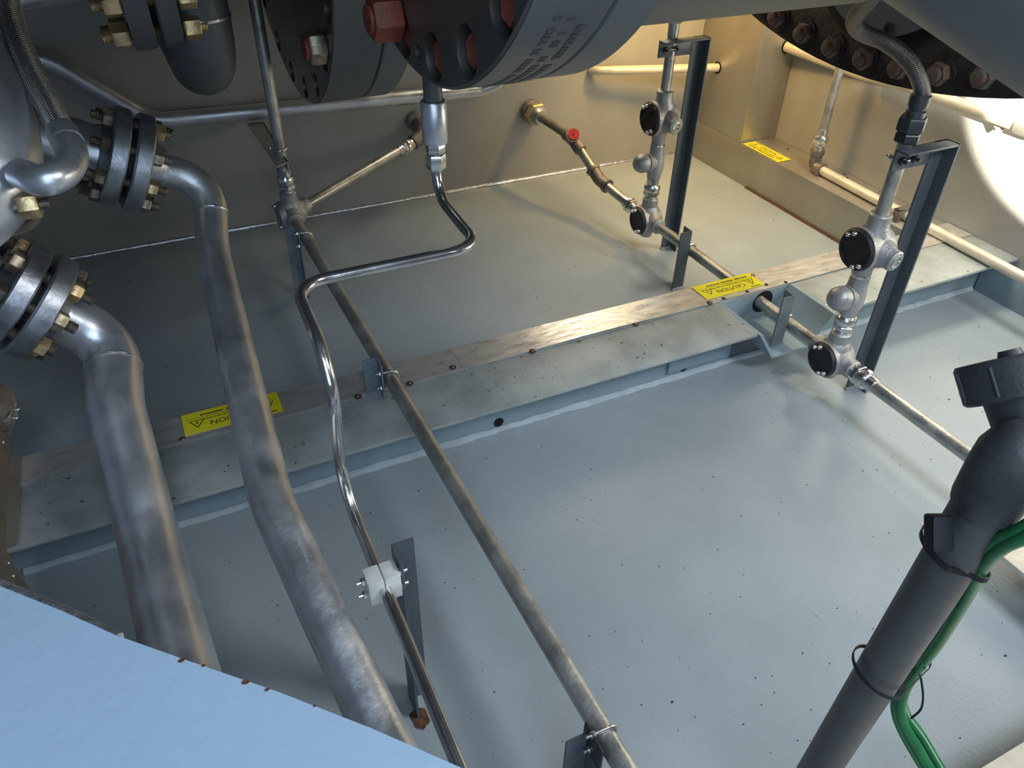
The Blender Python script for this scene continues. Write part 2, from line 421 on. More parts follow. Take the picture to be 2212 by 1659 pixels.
# caution labels --------------------------------------------------
def text_mesh(body, size, mtx, name, parent, m='ink'):
    cu = bpy.data.curves.new('t', 'FONT'); cu.body = body; cu.size = size; cu.align_x = 'CENTER'; cu.align_y = 'CENTER'
    cu.extrude = .0001; cu.resolution_u = 3
    to = bpy.data.objects.new('t', cu); S.collection.objects.link(to)
    bpy.context.view_layer.update()
    me = bpy.data.meshes.new_from_object(to.evaluated_get(bpy.context.evaluated_depsgraph_get()))
    bpy.data.objects.remove(to); me.transform(mtx); me.transform(Matrix.Translation(-org(parent)))
    me.name = name; me.materials.clear(); me.materials.append(M[m])
    o = bpy.data.objects.new(name, me); S.collection.objects.link(o); o.parent = parent; return o
def caution(center, ux, uy, W, Hh, label, mirror=False):
    """ux reading direction, uy up direction of the lettering"""
    ux = V(ux).normalized(); uy = V(uy).normalized(); n = ux.cross(uy)
    t = thing('caution_label', label, 'label', center)
    c = V(center)
    def P2(a, b, h=0): return c+ux*a+uy*b+n*h
    obj('sheet', MB().prism([P2(-W/2, -Hh/2), P2(W/2, -Hh/2), P2(W/2, Hh/2), P2(-W/2, Hh/2)], n*.0006), 'yellow', t)
    def mt(a, b): 
        mm = Matrix((ux, uy, n)).transposed().to_4x4(); mm.translation = P2(a, b, .0008); return mm
    text_mesh('CAUTION', Hh*.30, mt(0, Hh*.17), 'lettering', t)
    text_mesh('ELECTRIC SURFACE HEATING', Hh*.125, mt(0, -Hh*.08), 'subtitle', t)
    mb = MB(); mb.prism([P2(-W*.47, -Hh*.20, .0007), P2(W*.47, -Hh*.20, .0007), P2(W*.47, -Hh*.185, .0007), P2(-W*.47, -Hh*.185, .0007)], n*.0002)
    obj('rule_line', mb, 'ink', t)
    mb = MB()                                                       # the illegible lines of small print
    for (x0, x1, y, hh) in ((-.40, -.30, -.30, .035), (-.27, -.19, -.30, .05), (-.15, .05, -.30, .035), (.08, .30, -.30, .035), (-.44, -.28, .42, .025)):
        x = x0
        while x < x1:
            ww = random.uniform(.008, .022); mb.prism([P2(W*x, Hh*(y-hh), .0007), P2(W*(x+ww), Hh*(y-hh), .0007), P2(W*(x+ww), Hh*(y+hh), .0007), P2(W*x, Hh*(y+hh), .0007)], n*.0002); x += ww+.006
    obj('small_print', mb, 'ink', t)
    for sx in (-1, 1):
        a = W*.36*sx; r = Hh*.26; mb = MB()
        def tri(q): return [(a+q*math.cos(math.radians(g)), Hh*.03+q*math.sin(math.radians(g))) for g in (90, 210, 330)]
        T1, T2 = tri(r), tri(r*.78)
        for i in range(3):
            j = (i+1) % 3
            mb.prism([P2(*T1[i], .0007), P2(*T1[j], .0007), P2(*T2[j], .0007), P2(*T2[i], .0007)], n*.0002)
        z = [(.02, .14), (-.05, 0), (.0, .0), (-.02, -.1), (.05, .03), (.0, .03)]
        mb.prism([P2(a+x*Hh, Hh*.01+y*Hh, .0007) for x, y in z], n*.0002)
        obj('warning_triangle', mb, 'ink', t)
k = (1.3-BH)/1.2
caution((.02*k, 1.546*k, BH+.0056), (-1, 0, 0), (0, -1, 0), .224*k, .078*k, 'yellow caution label on the beam, half hidden behind the thinner big steel pipe')
caution((1.487*k, 1.546*k, BH+.0056), (-1, 0, 0), (0, -1, 0), .217*k, .078*k, 'yellow caution label on the beam strip beside the notch')
caution((2.226, 2.268, BH+.0012), (0, -1, 0), (1, 0, 0), .213, .068, 'yellow caution label on the casing ledge below the upright duct')

# ================================================================ ELECTRICAL CONDUIT
CR = .0167
def conduit(label, pts, m='conduit', r=CR, R=.06, name='conduit_pipe', group=None, n=28):
    p = dens(fillet(pts, R), .04) if len(pts) > 2 else dens(pts, .05)
    return tag(obj(name, MB().tube(p, r, n), m), label, 'conduit', group)
def junction_box(c, r, d, label, hubs, face=(-1, 0, 0), plug=None, m='cast', stub=True, covm='cover', group=None, upv=(0, 0, 1)):
    c = V(c); f = V(face).normalized(); t = thing('junction_box', label, 'junction box', c, group)
    mb = MB().lathe(c - f*d*.5, f, [(0, 0), (0, r*.78), (d*.12, r*.9), (d*.3, r*.96), (d*.86, r*.98), (d*.86, r*1.04), (d, r*1.04), (d, 0)], 48)
    for h in hubs:
        dr, L, hr = V(h[0]).normalized(), h[1], h[2] if len(h) > 2 else CR*1.55
        mb.lathe(c+dr*(r*.3), dr, [(0, hr*1.5), (r*.55, hr*1.35), (r*.8, hr*1.02), (L-r*.3-.003, hr), (L-r*.3, hr-.003), (L-r*.3, 0)], 32)
    obj('body', mb, m, t)
    cv = obj('cover', MB().lathe(c+f*d*.5, f, [(0, 0), (0, r*1.0), (.004, r*1.0), (.009, r*.93), (.009, r*.82), (.0065, r*.80), (.0065, 0)], 48), covm, t)
    side = f.cross(V(upv)).normalized(); u = side.cross(f).normalized()
    ll = []
    for a in (60, 240):
        for da in (-14, 14):
            g = math.radians(a+da); q = c+f*(d*.5+.008)+(side*math.cos(g)+u*math.sin(g))*r*.78
            rr = Matrix.Rotation(g, 4, f)
            ll.append(obj('lug', MB().lathe(q, f, [(0, .0065), (.006, .006), (.009, .004), (.010, 0)], 14), 'zinc', cv))
    if plug:
        dr, L = V(plug[0]).normalized(), plug[1]
        mb = MB().lathe(c+dr*(L-.002), dr, [(0, 0), (0, .016), (.004, .0165), (.005, .011), (.002, .010), (.002, .006), (0, 0)], 28)
        obj('hub_plug', mb, 'zinc', t)
    return t
def union(a, b, r, label, m='zinc', group=None, name='conduit_union'):
    a = V(a); b = V(b); d = b-a; L = d.length; d.normalize(); t = thing(name, label, 'union', a, group)
    obj('sleeve', MB().lathe(a, d, [(0, 0), (0, r*1.12), (L*.12, r*1.12), (L*.14, r*1.28), (L*.2, r*1.28), (L*.22, r*1.1), (L*.75, r*1.1), (L*.77, r*1.22), (L, r*1.22), (L, 0)], 28), m, t)
    obj('union_nut', MB().hexa(a+d*L*.26, a+d*L*.44, r*1.62), m, t)
    obj('union_ring', MB().lathe(a+d*L*.46, d, [(0, r*1.2), (0, r*1.52), (L*.05, r*1.62), (L*.2, r*1.62), (L*.26, r*1.45), (L*.26, r*1.1)], 28), m, t)
    return t
def ubolt(c, ax, out, r, leg, label, plate=True, group=None):
    """c conduit centre, ax conduit axis, out: direction from plate towards bend"""
    c = V(c); ax = V(ax).normalized(); out = V(out).normalized(); s = ax.cross(out).normalized()
    t = thing('u_bolt', label, 'u-bolt', c, group); R = r+.004
    pts = [c+s*R-out*leg, c+s*R]+[c+(s*math.cos(a)+out*math.sin(a))*R for a in [math.pi*i/12 for i in range(1, 12)]]+[c-s*R, c-s*R-out*leg]
    obj('rod', MB().tube(dens(pts, .01), .0032, 12), 'zinc' if not group else 'zinc', t)
    for sg in (1, -1):
        q = c+s*R*sg-out*(leg-.014)
        obj('nut', MB().hexa(q, q-out*.006, .0065), 'zinc', t)
    return t
def angle_iron(base, h, legs, th=.004, top=None):
    """vertical angle: corner at base (x,y); legs = [(dx,dy),(dx,dy)]"""
    mb = MB(); x, y, z = base
    (ax, ay), (bx, by) = legs
    A = V((ax, ay, 0)); B = V((bx, by, 0)); a = A.normalized(); b = B.normalized(); o = V((x, y, z))
    return mb.prism([o, o+A, o+A+b*th, o+a*th+b*th, o+B+a*th, o+B], (0, 0, h))

# ---- left conduit run
LZ = .2
b1 = PZ(629, 462, LZ); far = PZ(650, 497, LZ); near = PZ(1307, 1589, LZ)
ld = (near-far).normalized()
conduit('long straight grey conduit running from the rear wall box over the beam towards the camera', [b1+ld*.03, near+ld*.35])
wl = PY(905, 300, 2.66)
d1 = (wl-b1); d1.normalize()
junction_box(b1, .044, .07, 'round grey junction box low at the rear wall with conduits leaving four ways',
    [((0, 0, 1), .075), (ld, .066), (wl-b1, .072)], plug=None, covm='cast', face=(-1, -.12, 0))
conduit('short sloping conduit rising right from the rear left junction box to the wall elbow', [b1+d1*.05, wl-d1*.07])
union(wl-d1*.115, wl-d1*.035, CR, 'bright conduit union next to the elbow on the rear wall')
e = thing('conduit_elbow', 'dark cast elbow standing out from the rear wall behind the vessel drain', 'elbow', wl)
obj('elbow_body', MB().tube(fillet([wl-d1*.035, wl+V((.012, 0, .012)), V((wl.x+.016, WY, wl.z+.045))], .03), .027, 28), 'castdark', e)
obj('wall_hub', MB().lathe((wl.x+.014, WY, wl.z+.042), (0, -1, 0), [(0, 0), (0, .038), (.02, .038), (.026, .03), (.03, 0)], 28), 'castdark', e)
tp = b1+V((0, 0, .075))
union(tp+V((0, 0, -.01)), tp+V((0, 0, .075)), CR, 'bright union on top of the rear left junction box')
conduit('vertical conduit rising out of the picture from the rear left junction box', [tp+V((0, 0, .07)), V((b1.x, b1.y, 1.7))])
# strap bracket behind it
q = V((b1.x, b1.y, 0)); zt = .405
sb = thing('strap_bracket', 'flat painted steel arm reaching from the rear wall to the vertical conduit', 'bracket', (q.x, 2.5, zt))
a0 = PZ(535, 264, zt+.065); a1 = PZ(566, 263, zt+.065)
hz = .395
P4 = [PZ(534, 266, hz), PZ(568, 263, hz), PZ(622, 349, hz), PZ(598, 360, hz)]
obj('arm', MB().prism(P4, (0, 0, -.004)), 'wall', sb)
obj('down_flange', MB().prism([P4[1], P4[2], P4[2]+V((0, 0, -.04)), P4[1]+V((0, 0, -.012))], (P4[3]-P4[2]).normalized()*.004), 'wall', sb)
cc = V((b1.x, b1.y, hz+.02)); ubolt(cc, (0, 0, 1), (.3, -1, 0), CR, .03, 'thin u-bolt round the vertical conduit above the strap bracket')

# brackets carrying the left conduit
def side_bracket(name, lab, base, h, zc, wleg=.036, dleg=.036, m='postblue', ub='', right=1):
    x, y, z = base
    t = thing(name, lab, 'bracket', base)
    obj('angle', angle_iron((x, y, z), h, [(-wleg, 0), (0, -dleg)]), m, t)
    obj('weld_foot', MB().tube([V((x-wleg, y-.003, z+.002)), V((x, y-.003, z+.002)), V((x+.002, y-dleg, z+.002))], .004, 8), m, t)
    for dz in (-.014, .014): pass
    return t
for (px, py, zb, h, lab, ul) in ((686, 634, 0, .235, 'pale blue-grey angle bracket on the rear floor holding the left conduit', 'thin u-bolt at the rear end of the left conduit'),
                             (838, 846, BH, .098, 'speckled blue-grey angle bracket welded on the beam holding the left conduit', 'u-bolt with two nuts where the left conduit crosses the beam')):
    q = PZ(px, py, zb)
    x = far.x + (near.x-far.x)*(q.y-far.y)/(near.y-far.y) - CR - .003
    side_bracket('conduit_bracket', lab, (x, q.y+.012, zb), h, LZ)
    ubolt((x+CR+.003, q.y-.008, LZ), (0, 0, 1) if 0 else ld, (1, 0, 0), CR, .034, ul)
q = PZ(1300, 1620, 0.1)
x = far.x + (near.x-far.x)*(q.y-far.y)/(near.y-far.y) - CR - .003; yb = PZ(1307, 1589, LZ).y
tb = thing('conduit_bracket', 'dark angle bracket holding the left conduit at the bottom edge of the photo', 'bracket', (x, yb, 0))
obj('angle', angle_iron((x, yb+.012, 0), .212, [(0, -.04), (-.04, 0)]), 'post', tb)
obj('rubber_pad', MB().box((x-.006, yb-.03, .17), (x-.001, yb+.02, .225), .002), 'cover', tb)
ubolt((x+CR+.003, yb, LZ), ld, (1, 0, 0), CR, .034, 'u-bolt round the left conduit at the bottom edge of the photo')

# ---- right conduit run
RZ = .125
b2 = PZ(1402, 472, RZ); b3 = PZ(1803, 768, RZ); RX = 1.492
b2 = V((RX, b2.y, RZ)); b3 = V((RX, b3.y, RZ)); en = V((RX+.012, .70, RZ))
conduit('grey conduit passing through the beam notch between the two floor level boxes', [b2+V((0, -.03, 0)), b3+V((0, .03, 0))])
conduit('grey conduit leaving the near floor level box towards the lower right', [b3+V((0, -.05, 0)), V((RX, -.1, RZ))])
HB = [((0, 0, 1), .078), ((0, -1, 0), .072), ((0, 1, 0), .070), ((0, 0, -1), .062, .021)]
junction_box(b2, .046, .075, 'round cast junction box with dark cover where the rear right conduits meet', HB, m='castdark' if 0 else 'cast')
junction_box(b3, .046, .075, 'round cast junction box with dark cover in front of the beam notch', HB)
union(b3+V((0, -.055, 0)), b3+V((0, -.145, 0)), CR, 'bright union on the near side of the box before the beam notch')
# risers
def riser(b, zbox, zfit, ztop, labs, cplug, fitdir, m='cast'):
    top = V((b.x, b.y, .125+.078))
    union(top+V((0, 0, -.012)), top+V((0, 0, .07)), CR, labs[0])
    conduit(labs[1], [top+V((0, 0, .06)), V((b.x, b.y, zfit-.05))], r=CR*.92)
    # sealing fitting with an angled plug
    f = thing('sealing_fitting', labs[2], 'fitting', (b.x, b.y, zfit))
    c = V((b.x, b.y, zfit)); fd = V(fitdir).normalized()
    mb = MB().lathe(c+V((0, 0, -.055)), (0, 0, 1), [(0, 0), (0, .022), (.012, .023), (.03, .028), (.06, .028), (.085, .024), (.11, .023), (.11, 0)], 32)
    mb.lathe(c, fd, [(0, .024), (.028, .025), (.036, .029), (.044, .030), (.044, 0)], 32)
    obj('fitting_body', mb, m, f)
    obj('plug', MB().lathe(c+fd*.047, fd, [(0, 0), (0, .026), (.003, .0305), (.020, .0305), (.033, .024), (.040, .012), (.041, 0)], 32), m, f)
    obj('plug_square', MB().box(c+fd*.075+V((-.006, -.006, .008)), c+fd*.075+V((.006, .006, .018)), .001), m, f)
    union_z = zfit+.055
    obj('hub_ring', MB().lathe((b.x, b.y, union_z), (0, 0, 1), [(0, 0), (0, .0235), (.006, .0235), (.006, 0)], 28), 'zinc', f)
    bx = V((b.x, b.y, zbox))
    junction_box(bx, .0505, .085, labs[3], [((0, 0, 1), .085), ((0, 0, -1), zbox-union_z-.004, .0225), (cplug, .075)], plug=(cplug, .075), m=m)
    conduit(labs[4], [bx+V((0, 0, .08)), V((b.x, b.y, ztop))], r=CR*.95)
    return bx
u4 = riser(b3, .447, .312, .70, ['bright union on the box in front of the beam notch', 'short vertical conduit between the near floor box and the plugged fitting',
     'blue-grey plugged sealing fitting below the large near round box', 'large round cast junction box with dark cover and side plug, beside the near tall post',
     'vertical galvanised conduit above the large near round box'], (.1, -1, -.1), (-1, -.15, .15))
u2 = riser(b2, .475, .330, .76, ['bright union on top of the rear floor level box', 'short vertical conduit between the rear floor box and its plugged fitting',
     'grey plugged sealing fitting below the rear upper round box', 'round cast junction box with strap over its dark cover, beside the rear tall post',
     'vertical conduit rising past the rear post arm'], (.1, -1, -.1), (-1, -.15, .1))
tag(obj('key_strap', MB().prism([u2+V((-.056, .012, -.012)), u2+V((-.056, .026, -.008)), u2+V((-.060, -.026, .060)), u2+V((-.060, -.040, .056))], (-.004, 0, 0)), 'cover'),
    'dark strap lying across the cover of the rear upper round box', 'strap')
# feed from the rear wall into the rear box
W0 = PY(1148, 240, WY-.01); R0 = PX(1237, 298, 1.43); C0 = PX(1295, 388, 1.462)
hub2 = b2+V((0, .075, 0))
conduit('brownish conduit stub between rear wall and red plugged tee', [W0, R0], m='castdark')
conduit('pale conduit stub dropping from the red plugged tee', [R0, C0])
conduit('pale conduit stub entering the rear floor level box from behind', [C0, hub2+V((0, -.01, 0))])
d = (hub2-C0).normalized(); union(hub2-d*.005, hub2-d*.06, CR, 'bright union behind the rear floor level box')
d = (R0-W0).normalized()
wf = thing('wall_fitting', 'brass-coloured hexagonal conduit fitting on the rear wall', 'fitting', W0)
obj('flange_hub', MB().lathe(W0-d*.01, d, [(0, 0), (0, .045), (.018, .045), (.022, .038), (.03, 0)], 28), 'castdark', wf)
obj('hexagon_nut', MB().hexa(W0+d*.018, W0+d*.045, .046), 'brass', wf)
obj('collar', MB().lathe(W0+d*.045, d, [(0, .03), (0, .036), (.01, .037), (.02, .032), (.03, .028), (.03, .016)], 28), 'conduit', wf)
te = thing('conduit_tee', 'cast conduit tee with a round red plug', 'tee', R0)
pl = (CAM-R0).normalized()*.4+V((-.2, -.6, .9)); pl.normalize()
obj('tee_body', MB().tube(fillet([R0-d*.04, R0, R0+(C0-R0).normalized()*.06], .03), .024).lathe(R0-pl*.01, pl, [(0, .026), (.03, .028), (.038, .028), (.038, .021)], 32), 'castdark', te)
obj('red_plug', MB().lathe(R0+pl*.02, pl, [(0, 0), (0, .0215), (.012, .0215), (.012, .004), (.015, .003), (.015, 0)], 32), 'redplug', te)
ce = thing('conduit_elbow', 'weathered elbow coupling in the sloping wall conduit above the rear floor box', 'elbow', C0)
a = C0-(C0-R0).normalized()*.05; b = C0+(hub2-C0).normalized()*.05
obj('elbow_body', MB().tube(fillet([a, C0, b], .03), .0225, 28), 'castdark', ce)
for q, dd in ((a, (a-C0)), (b, (b-C0))): obj('collar_ring', MB().lathe(q-dd.normalized()*.012, dd, [(0, .022), (.002, .0265), (.012, .0265), (.012, .016)], 28), 'castdark', ce)
# u-bolt / stub post behind the beam
sp = thing('stub_post', 'short dark channel post on the floor behind the beam holding the right conduit', 'post', (1.45, 1.752, 0))
x = RX-CR-.004
obj('angle', MB().prism([(x, 1.775, 0), (x, 1.735, 0), (x-.042, 1.735, 0), (x-.042, 1.739, 0), (x-.004, 1.739, 0), (x-.004, 1.775, 0)], (0, 0, .205)), 'post', sp)
obj('foot_weld', MB().tube([(x-.044, 1.735, .002), (x+.004, 1.735, .002)], .0045, 8), 'wall', sp)
ubolt((RX, 1.755, RZ), (0, 1, 0), (1, 0, 0), CR, .035, 'u-bolt holding the right conduit to the short dark post')
x = RX-CR-.004
np_ = thing('notch_post', 'short blue-grey angle post standing in the beam notch beside the conduit', 'post', (x, 1.3, .069))
h0 = PX(1661, 617, x)
obj('angle', MB().prism([(x, 1.275, .069), (x-.040, 1.275, .069), (x-.040, 1.279, .069), (x-.004, 1.279, .069), (x-.004, 1.312, .069), (x, 1.312, .069)], (0, 0, .158)), 'postblue', np_)
ubolt((RX, 1.296, RZ), (0, 1, 0), (1, 0, 0), CR, .035, 'u-bolt holding the right conduit to the post in the beam notch')

# tall posts with arms
def tall_post(x, y, h, xl, lab, up_, arm_lab=None, yr=None):
    t = thing('support_post', lab, 'post', (x, y, 0))
    wl_ = .043
    obj('upright', angle_iron((x, y, 0), h, [(-wl_, 0), (0, -wl_*.85)], .005), 'post', t)
    # arm: angle, flat leg on top, hanging leg at the back, reaching left
    mb = MB(); mb.box((xl, y-.036, h-.005), (x+.001, y+.001, h), .001); mb.box((xl, y-.004, h-.05), (x-wl_*.6, y+.001, h-.004), .001)
    obj('arm', mb, 'post', t)
    obj('foot_weld', MB().tube([(x-wl_-.002, y-.003, .003), (x, y-.003, .003), (x+.001, y-.038, .003)], .006, 8), 'wall', t)
    for dx in (.022, .06):
        q = V((xl+dx, y-.004, h-.028))
        obj('bolt', MB().hexa(q, q+V((0, -.008, 0)), .009).cyl(q+V((0, -.008, 0)), q+V((0, -.018, 0)), .004, 12), 'blackfit', t)
    return t
tall_post(1.607, 1.103, .695, 1.452, 'tall dark angle post with top arm in front of the beam at the right', 0)
tall_post(1.600, 1.990, .712, 1.438, 'tall dark angle post with top arm at the rear, left of the casing', 0)
ubolt((RX, b3.y, .665), (0, 0, 1), (0, -1, 0), CR, .02, 'dark u-bolt fixing the near riser to its post arm')
# flexible hose on the near riser
tx, ty = b3.x, b3.y
def blackfit(base, labs, L=1.0):
    q = V(base)
    t = thing('hose_fitting', labs, 'fitting', q)
    obj('lower_nut', MB().hexa(q, q+V((0, 0, .022)), .027), 'blackfit', t)
    obj('upper_nut', MB().hexa(q+V((0, 0, .024)), q+V((0, 0, .055)), .030), 'blackfit', t)
    obj('neck', MB().lathe(q+V((0, 0, .055)), (0, 0, 1), [(0, 0), (0, .021), (.012, .020), (.015, .016), (.020, .0175), (.026, .016), (.026, 0)], 28), 'blackfit', t)
    return t
ft = blackfit((tx, ty, .70), 'dark hexagonal hose fitting on top of the near riser')
z1 = .782
hp = [V((tx, ty, z1)), V((tx+.002, ty+.001, .805)), PD(1977, 152, 1.575), PD(1946, 115, 1.565), PD(1906, 88, 1.55), PD(1868, 73, 1.53), PD(1847, 55, 1.50), PD(1850, 32, 1.45), PD(1872, 5, 1.39), PD(1903, -38, 1.29), PD(1950, -105, 1.20)]
ho = thing('flexible_hose', 'dark braided flexible hose hooking down to the near riser', 'hose', hp[0])
obj('braided_sheath', MB().tube(dens(crom(hp, 10), .012), .0165, 28), 'braid2', ho)
obj('end_ferrule', MB().lathe(hp[0]+V((0, 0, -.006)), (0, 0, 1), [(0, 0), (0, .020), (.018, .0215), (.024, .0205), (.027, .0168)], 28), 'blackfit', ho)
# top of rear riser
t = thing('hose_fitting', 'small bright union at the top of the rear riser under the vessel', 'fitting', (b2.x, b2.y, .755))
obj('lower_nut', MB().hexa((b2.x, b2.y, .755), (b2.x, b2.y, .785), .026), 'conduit', t)
obj('upper_nut', MB().hexa((b2.x, b2.y, .80), (b2.x, b2.y, .83), .030), 'zinc', t)
obj('neck', MB().cyl((b2.x, b2.y, .72), (b2.x, b2.y, 1.1), .017, 24), 'conduit', t)
ubolt((RX, b2.y, .685), (0, 0, 1), (0, -1, 0), CR, .02, 'dark u-bolt fixing the rear riser to its post arm')

# cream conduit along the casing ledge
c0 = V((2.262, 2.045, BH+.0185)); c1 = PZ(2212, 601, BH+.0185); cdn = (c1-c0).normalized()
conduit('cream conduit lying along the casing ledge at the foot of the right wall', [c0+cdn*.03, c1+cdn*.35], m='cream')
rv = PY(1755, 318, c0.y)
e = thing('conduit_elbow', 'weathered corner elbow joining the cream ledge conduit to its riser', 'elbow', c0)
obj('elbow_body', MB().tube(fillet([c0+cdn*.045, c0, c0+V((0, 0, .06))], .022), .0215, 28), 'castdark', e)
for q, dd in ((c0+cdn*.03, cdn), (c0+V((0, 0, .045)), V((0, 0, 1)))): obj('collar_ring', MB().lathe(q, dd, [(0, .021), (.002, .026), (.018, .026), (.018, .016)], 28), 'castdark', e)
union(c0+V((0, 0, .06)), c0+V((0, 0, .14)), CR, 'bright union on the slim riser at the right wall')
conduit('slim bright riser conduit against the right wall', [c0+V((0, 0, .12)), c0+V((0, 0, .9))], r=.0155)
cl = PX(1945, 470, 2.235)
tag(obj('pipe_clip', MB().box((cl.x-.03, cl.y-.012, BH), (cl.x-.012, cl.y+.012, BH+.045), .001).box((cl.x-.03, cl.y-.012, BH+.040), (cl.x+.03, cl.y+.012, BH+.045), .001), 'castdark'),
    'small dark clip over the cream ledge conduit', 'clip')
tag(obj('wire_scrap', MB().tube(crom([PX(1897, 420, 2.33), PX(1899, 414, 2.33), PX(1912, 418, 2.33), PX(1904, 432, 2.33), PX(1908, 440, 2.33)], 6), .0008, 6), 'black'),
    'thin loop of loose wire on the casing ledge', 'wire')
# pale pipe on the back wall entering the casing, and again out of the column
conduit('cream pipe running along the rear wall into the side of the upright duct', [PX(1550, 146, 2.187), PY(1322, 152, 2.665), PY(1292, 153, 2.69), PY(1278, 152, 2.73)], m='cream', r=.0165, name='wall_pipe', R=.05)
q = PY(1700, 100, 2.383)
conduit('short cream pipe coming out of the front of the upright duct', [q, q+V((.06, -.35, -.02)), q+V((.09, -.9, 0))], m='cream', r=.021, name='wall_pipe', R=.1)
# grey pipe high on the right wall
u0 = PX(2060, 221, 2.318); u1 = PX(2200, 271, 2.318); ud = (u1-u0).normalized()
hp_ = thing('wall_pipe', 'pale pipe high along the right wall, crossed by a patch of sunlight', 'pipe', u1)
obj('pipe_run', MB().tube([u0-ud*.35, u1+ud*.6], .0185, 32), 'cream', hp_)
obj('coupling', MB().lathe(u1-ud*.005, ud, [(0, .0175), (.004, .0235), (.09, .0235), (.095, .0175)], 36), 'casing', hp_)
q = PX(2150, 262, 2.318)
obj('pipe_lug', MB().prism([(2.335, q.y+.03, q.z), (2.335, q.y-.035, q.z-.008), (2.335, q.y-.012, q.z-.038)], (.005, 0, 0)), 'cream', hp_)

# ================================================================ VESSELS OVERHEAD
def bool_cut(o, cutters):
    """cut recesses out of a mesh object"""
    cb = MB()
    for f in cutters: f(cb)
    bmesh.ops.recalc_face_normals(cb.bm, faces=cb.bm.faces)
    bmesh.ops.translate(cb.bm, verts=cb.bm.verts, vec=-org(o.parent))
    me = bpy.data.meshes.new('c'); cb.bm.to_mesh(me); cb.bm.free()
    c = bpy.data.objects.new('c', me); S.collection.objects.link(c); c.location = org(o.parent)
    md = o.modifiers.new('b', 'BOOLEAN'); md.object = c; md.operation = 'DIFFERENCE'; md.solver = 'EXACT'
    me.materials.append(M['bore'])
    bpy.context.view_layer.update()
    nm = bpy.data.meshes.new_from_object(o.evaluated_get(bpy.context.evaluated_depsgraph_get()))
    o.modifiers.clear(); o.data = nm; nm.name = o.name; bpy.data.objects.remove(c)
    for p_ in nm.polygons: p_.use_smooth = True
    nm.set_sharp_from_angle(angle=math.radians(35))
def vessel_end(lab, Yc, Zc, R, x0, xs, x1, ring, hr, phase, xend, rb, step=18, nstud=20, facem='face', vis=range(-170, -20)):
    t = thing('pressure_vessel', lab, 'vessel', (x0, Yc, Zc))
    fl = obj('blind_flange', MB().lathe((x0, Yc, Zc), (1, 0, 0), [(0, 0), (0, R-.003), (.003, R), (xs-x0-.003, R), (xs-x0-.001, R-.003), (xs-x0-.001, 0)], 120), facem, t)
    angs = [a for a in (phase+step*i for i in range(nstud)) if (a-360 if a > 180 else a) in vis or a in vis]
    def cutter(a, rr=hr, r0=ring, dp=.07):
        return lambda mb: mb.cyl((x0-.01, Yc+r0*math.cos(math.radians(a)), Zc+r0*math.sin(math.radians(a))), (x0+dp, Yc+r0*math.cos(math.radians(a)), Zc+r0*math.sin(math.radians(a))), rr, 36)
    bool_cut(fl, [cutter(a) for a in angs]+[cutter(a+9, hr*.33, ring+.004, .04) for a in angs[::4]])
    for a in angs:
        y, z = Yc+ring*math.cos(math.radians(a)), Zc+ring*math.sin(math.radians(a))
        o = obj('recessed_nut', MB().hexa((x0+.008, y, z), (x0+.071, y, z), hr*.70, rot=.3), 'red', t)
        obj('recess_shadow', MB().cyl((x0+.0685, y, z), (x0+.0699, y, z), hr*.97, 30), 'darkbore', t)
    obj('flange_ring', MB().lathe((xs+.002, Yc, Zc), (1, 0, 0), [(0, 0), (0, R-.004), (.003, R), (x1-xs-.006, R), (x1-xs-.002, R-.004), (x1-xs-.002, 0)], 120), 'vessel2', t)
    obj('seam_gasket', MB().cyl((xs-.002, Yc, Zc), (xs+.003, Yc, Zc), R-.006, 96), 'gasket', t)
    obj('shell', MB().lathe((x1-.01, Yc, Zc), (1, 0, 0), [(0, 0), (0, rb), (xend-x1+.01, rb), (xend-x1+.01, 0)], 96), 'vessel2', t)
    # painted rim of the first flange
    obj('painted_rim', MB().lathe((x0+.004, Yc, Zc), (1, 0, 0), [(0, R-.001), (0, R+.0012), (xs-x0-.010, R+.0012), (xs-x0-.010, R-.001)], 120), 'vessel', t)
    return t
V2Y, V2Z, V2R = 1.207, 1.405, .478
v2 = vessel_end('large grey vessel end overhead with big bolt holes, front one of the two', V2Y, V2Z, V2R-.0012, .42, .537, .607, .436, .036, -80, 1.68, .419)
V1Y, V1Z, V1R = 2.184, 1.141, .5237
v1 = vessel_end('grey vessel end with dark bolted face hanging near the rear wall', V1Y, V1Z, V1R-.0012, .41, .527, .60, .486, .028, -81, 1.2, .44)
q = PX(862, 36, .42)
obj('outer_nut', MB().hexa((.372, q.y, q.z), (.419, q.y, q.z), .037, rot=.15), 'red', v2)
obj('outer_stud', MB().cyl((.366, q.y, q.z), (.374, q.y, q.z), .022, 24), 'red', v2)
q = PX(702, 100, .41)
obj('outer_nut', MB().hexa((.372, q.y, q.z), (.409, q.y, q.z), .037, rot=.15), 'nut', v1)
obj('red_washer', MB().cyl((.362, q.y, q.z), (.374, q.y, q.z), .026, 24), 'red', v1)
q = PY(768, 12, V1Y-V1R*.80)
obj('rim_plug', MB().lathe((.47, V1Y-math.cos(math.radians(17))*V1R, V1Z-math.sin(math.radians(17))*V1R), (0, -.956, -.292), [(0, .03), (.012, .03), (.016, .024), (.010, .018), (.010, 0)], 28), 'zinc', v1)
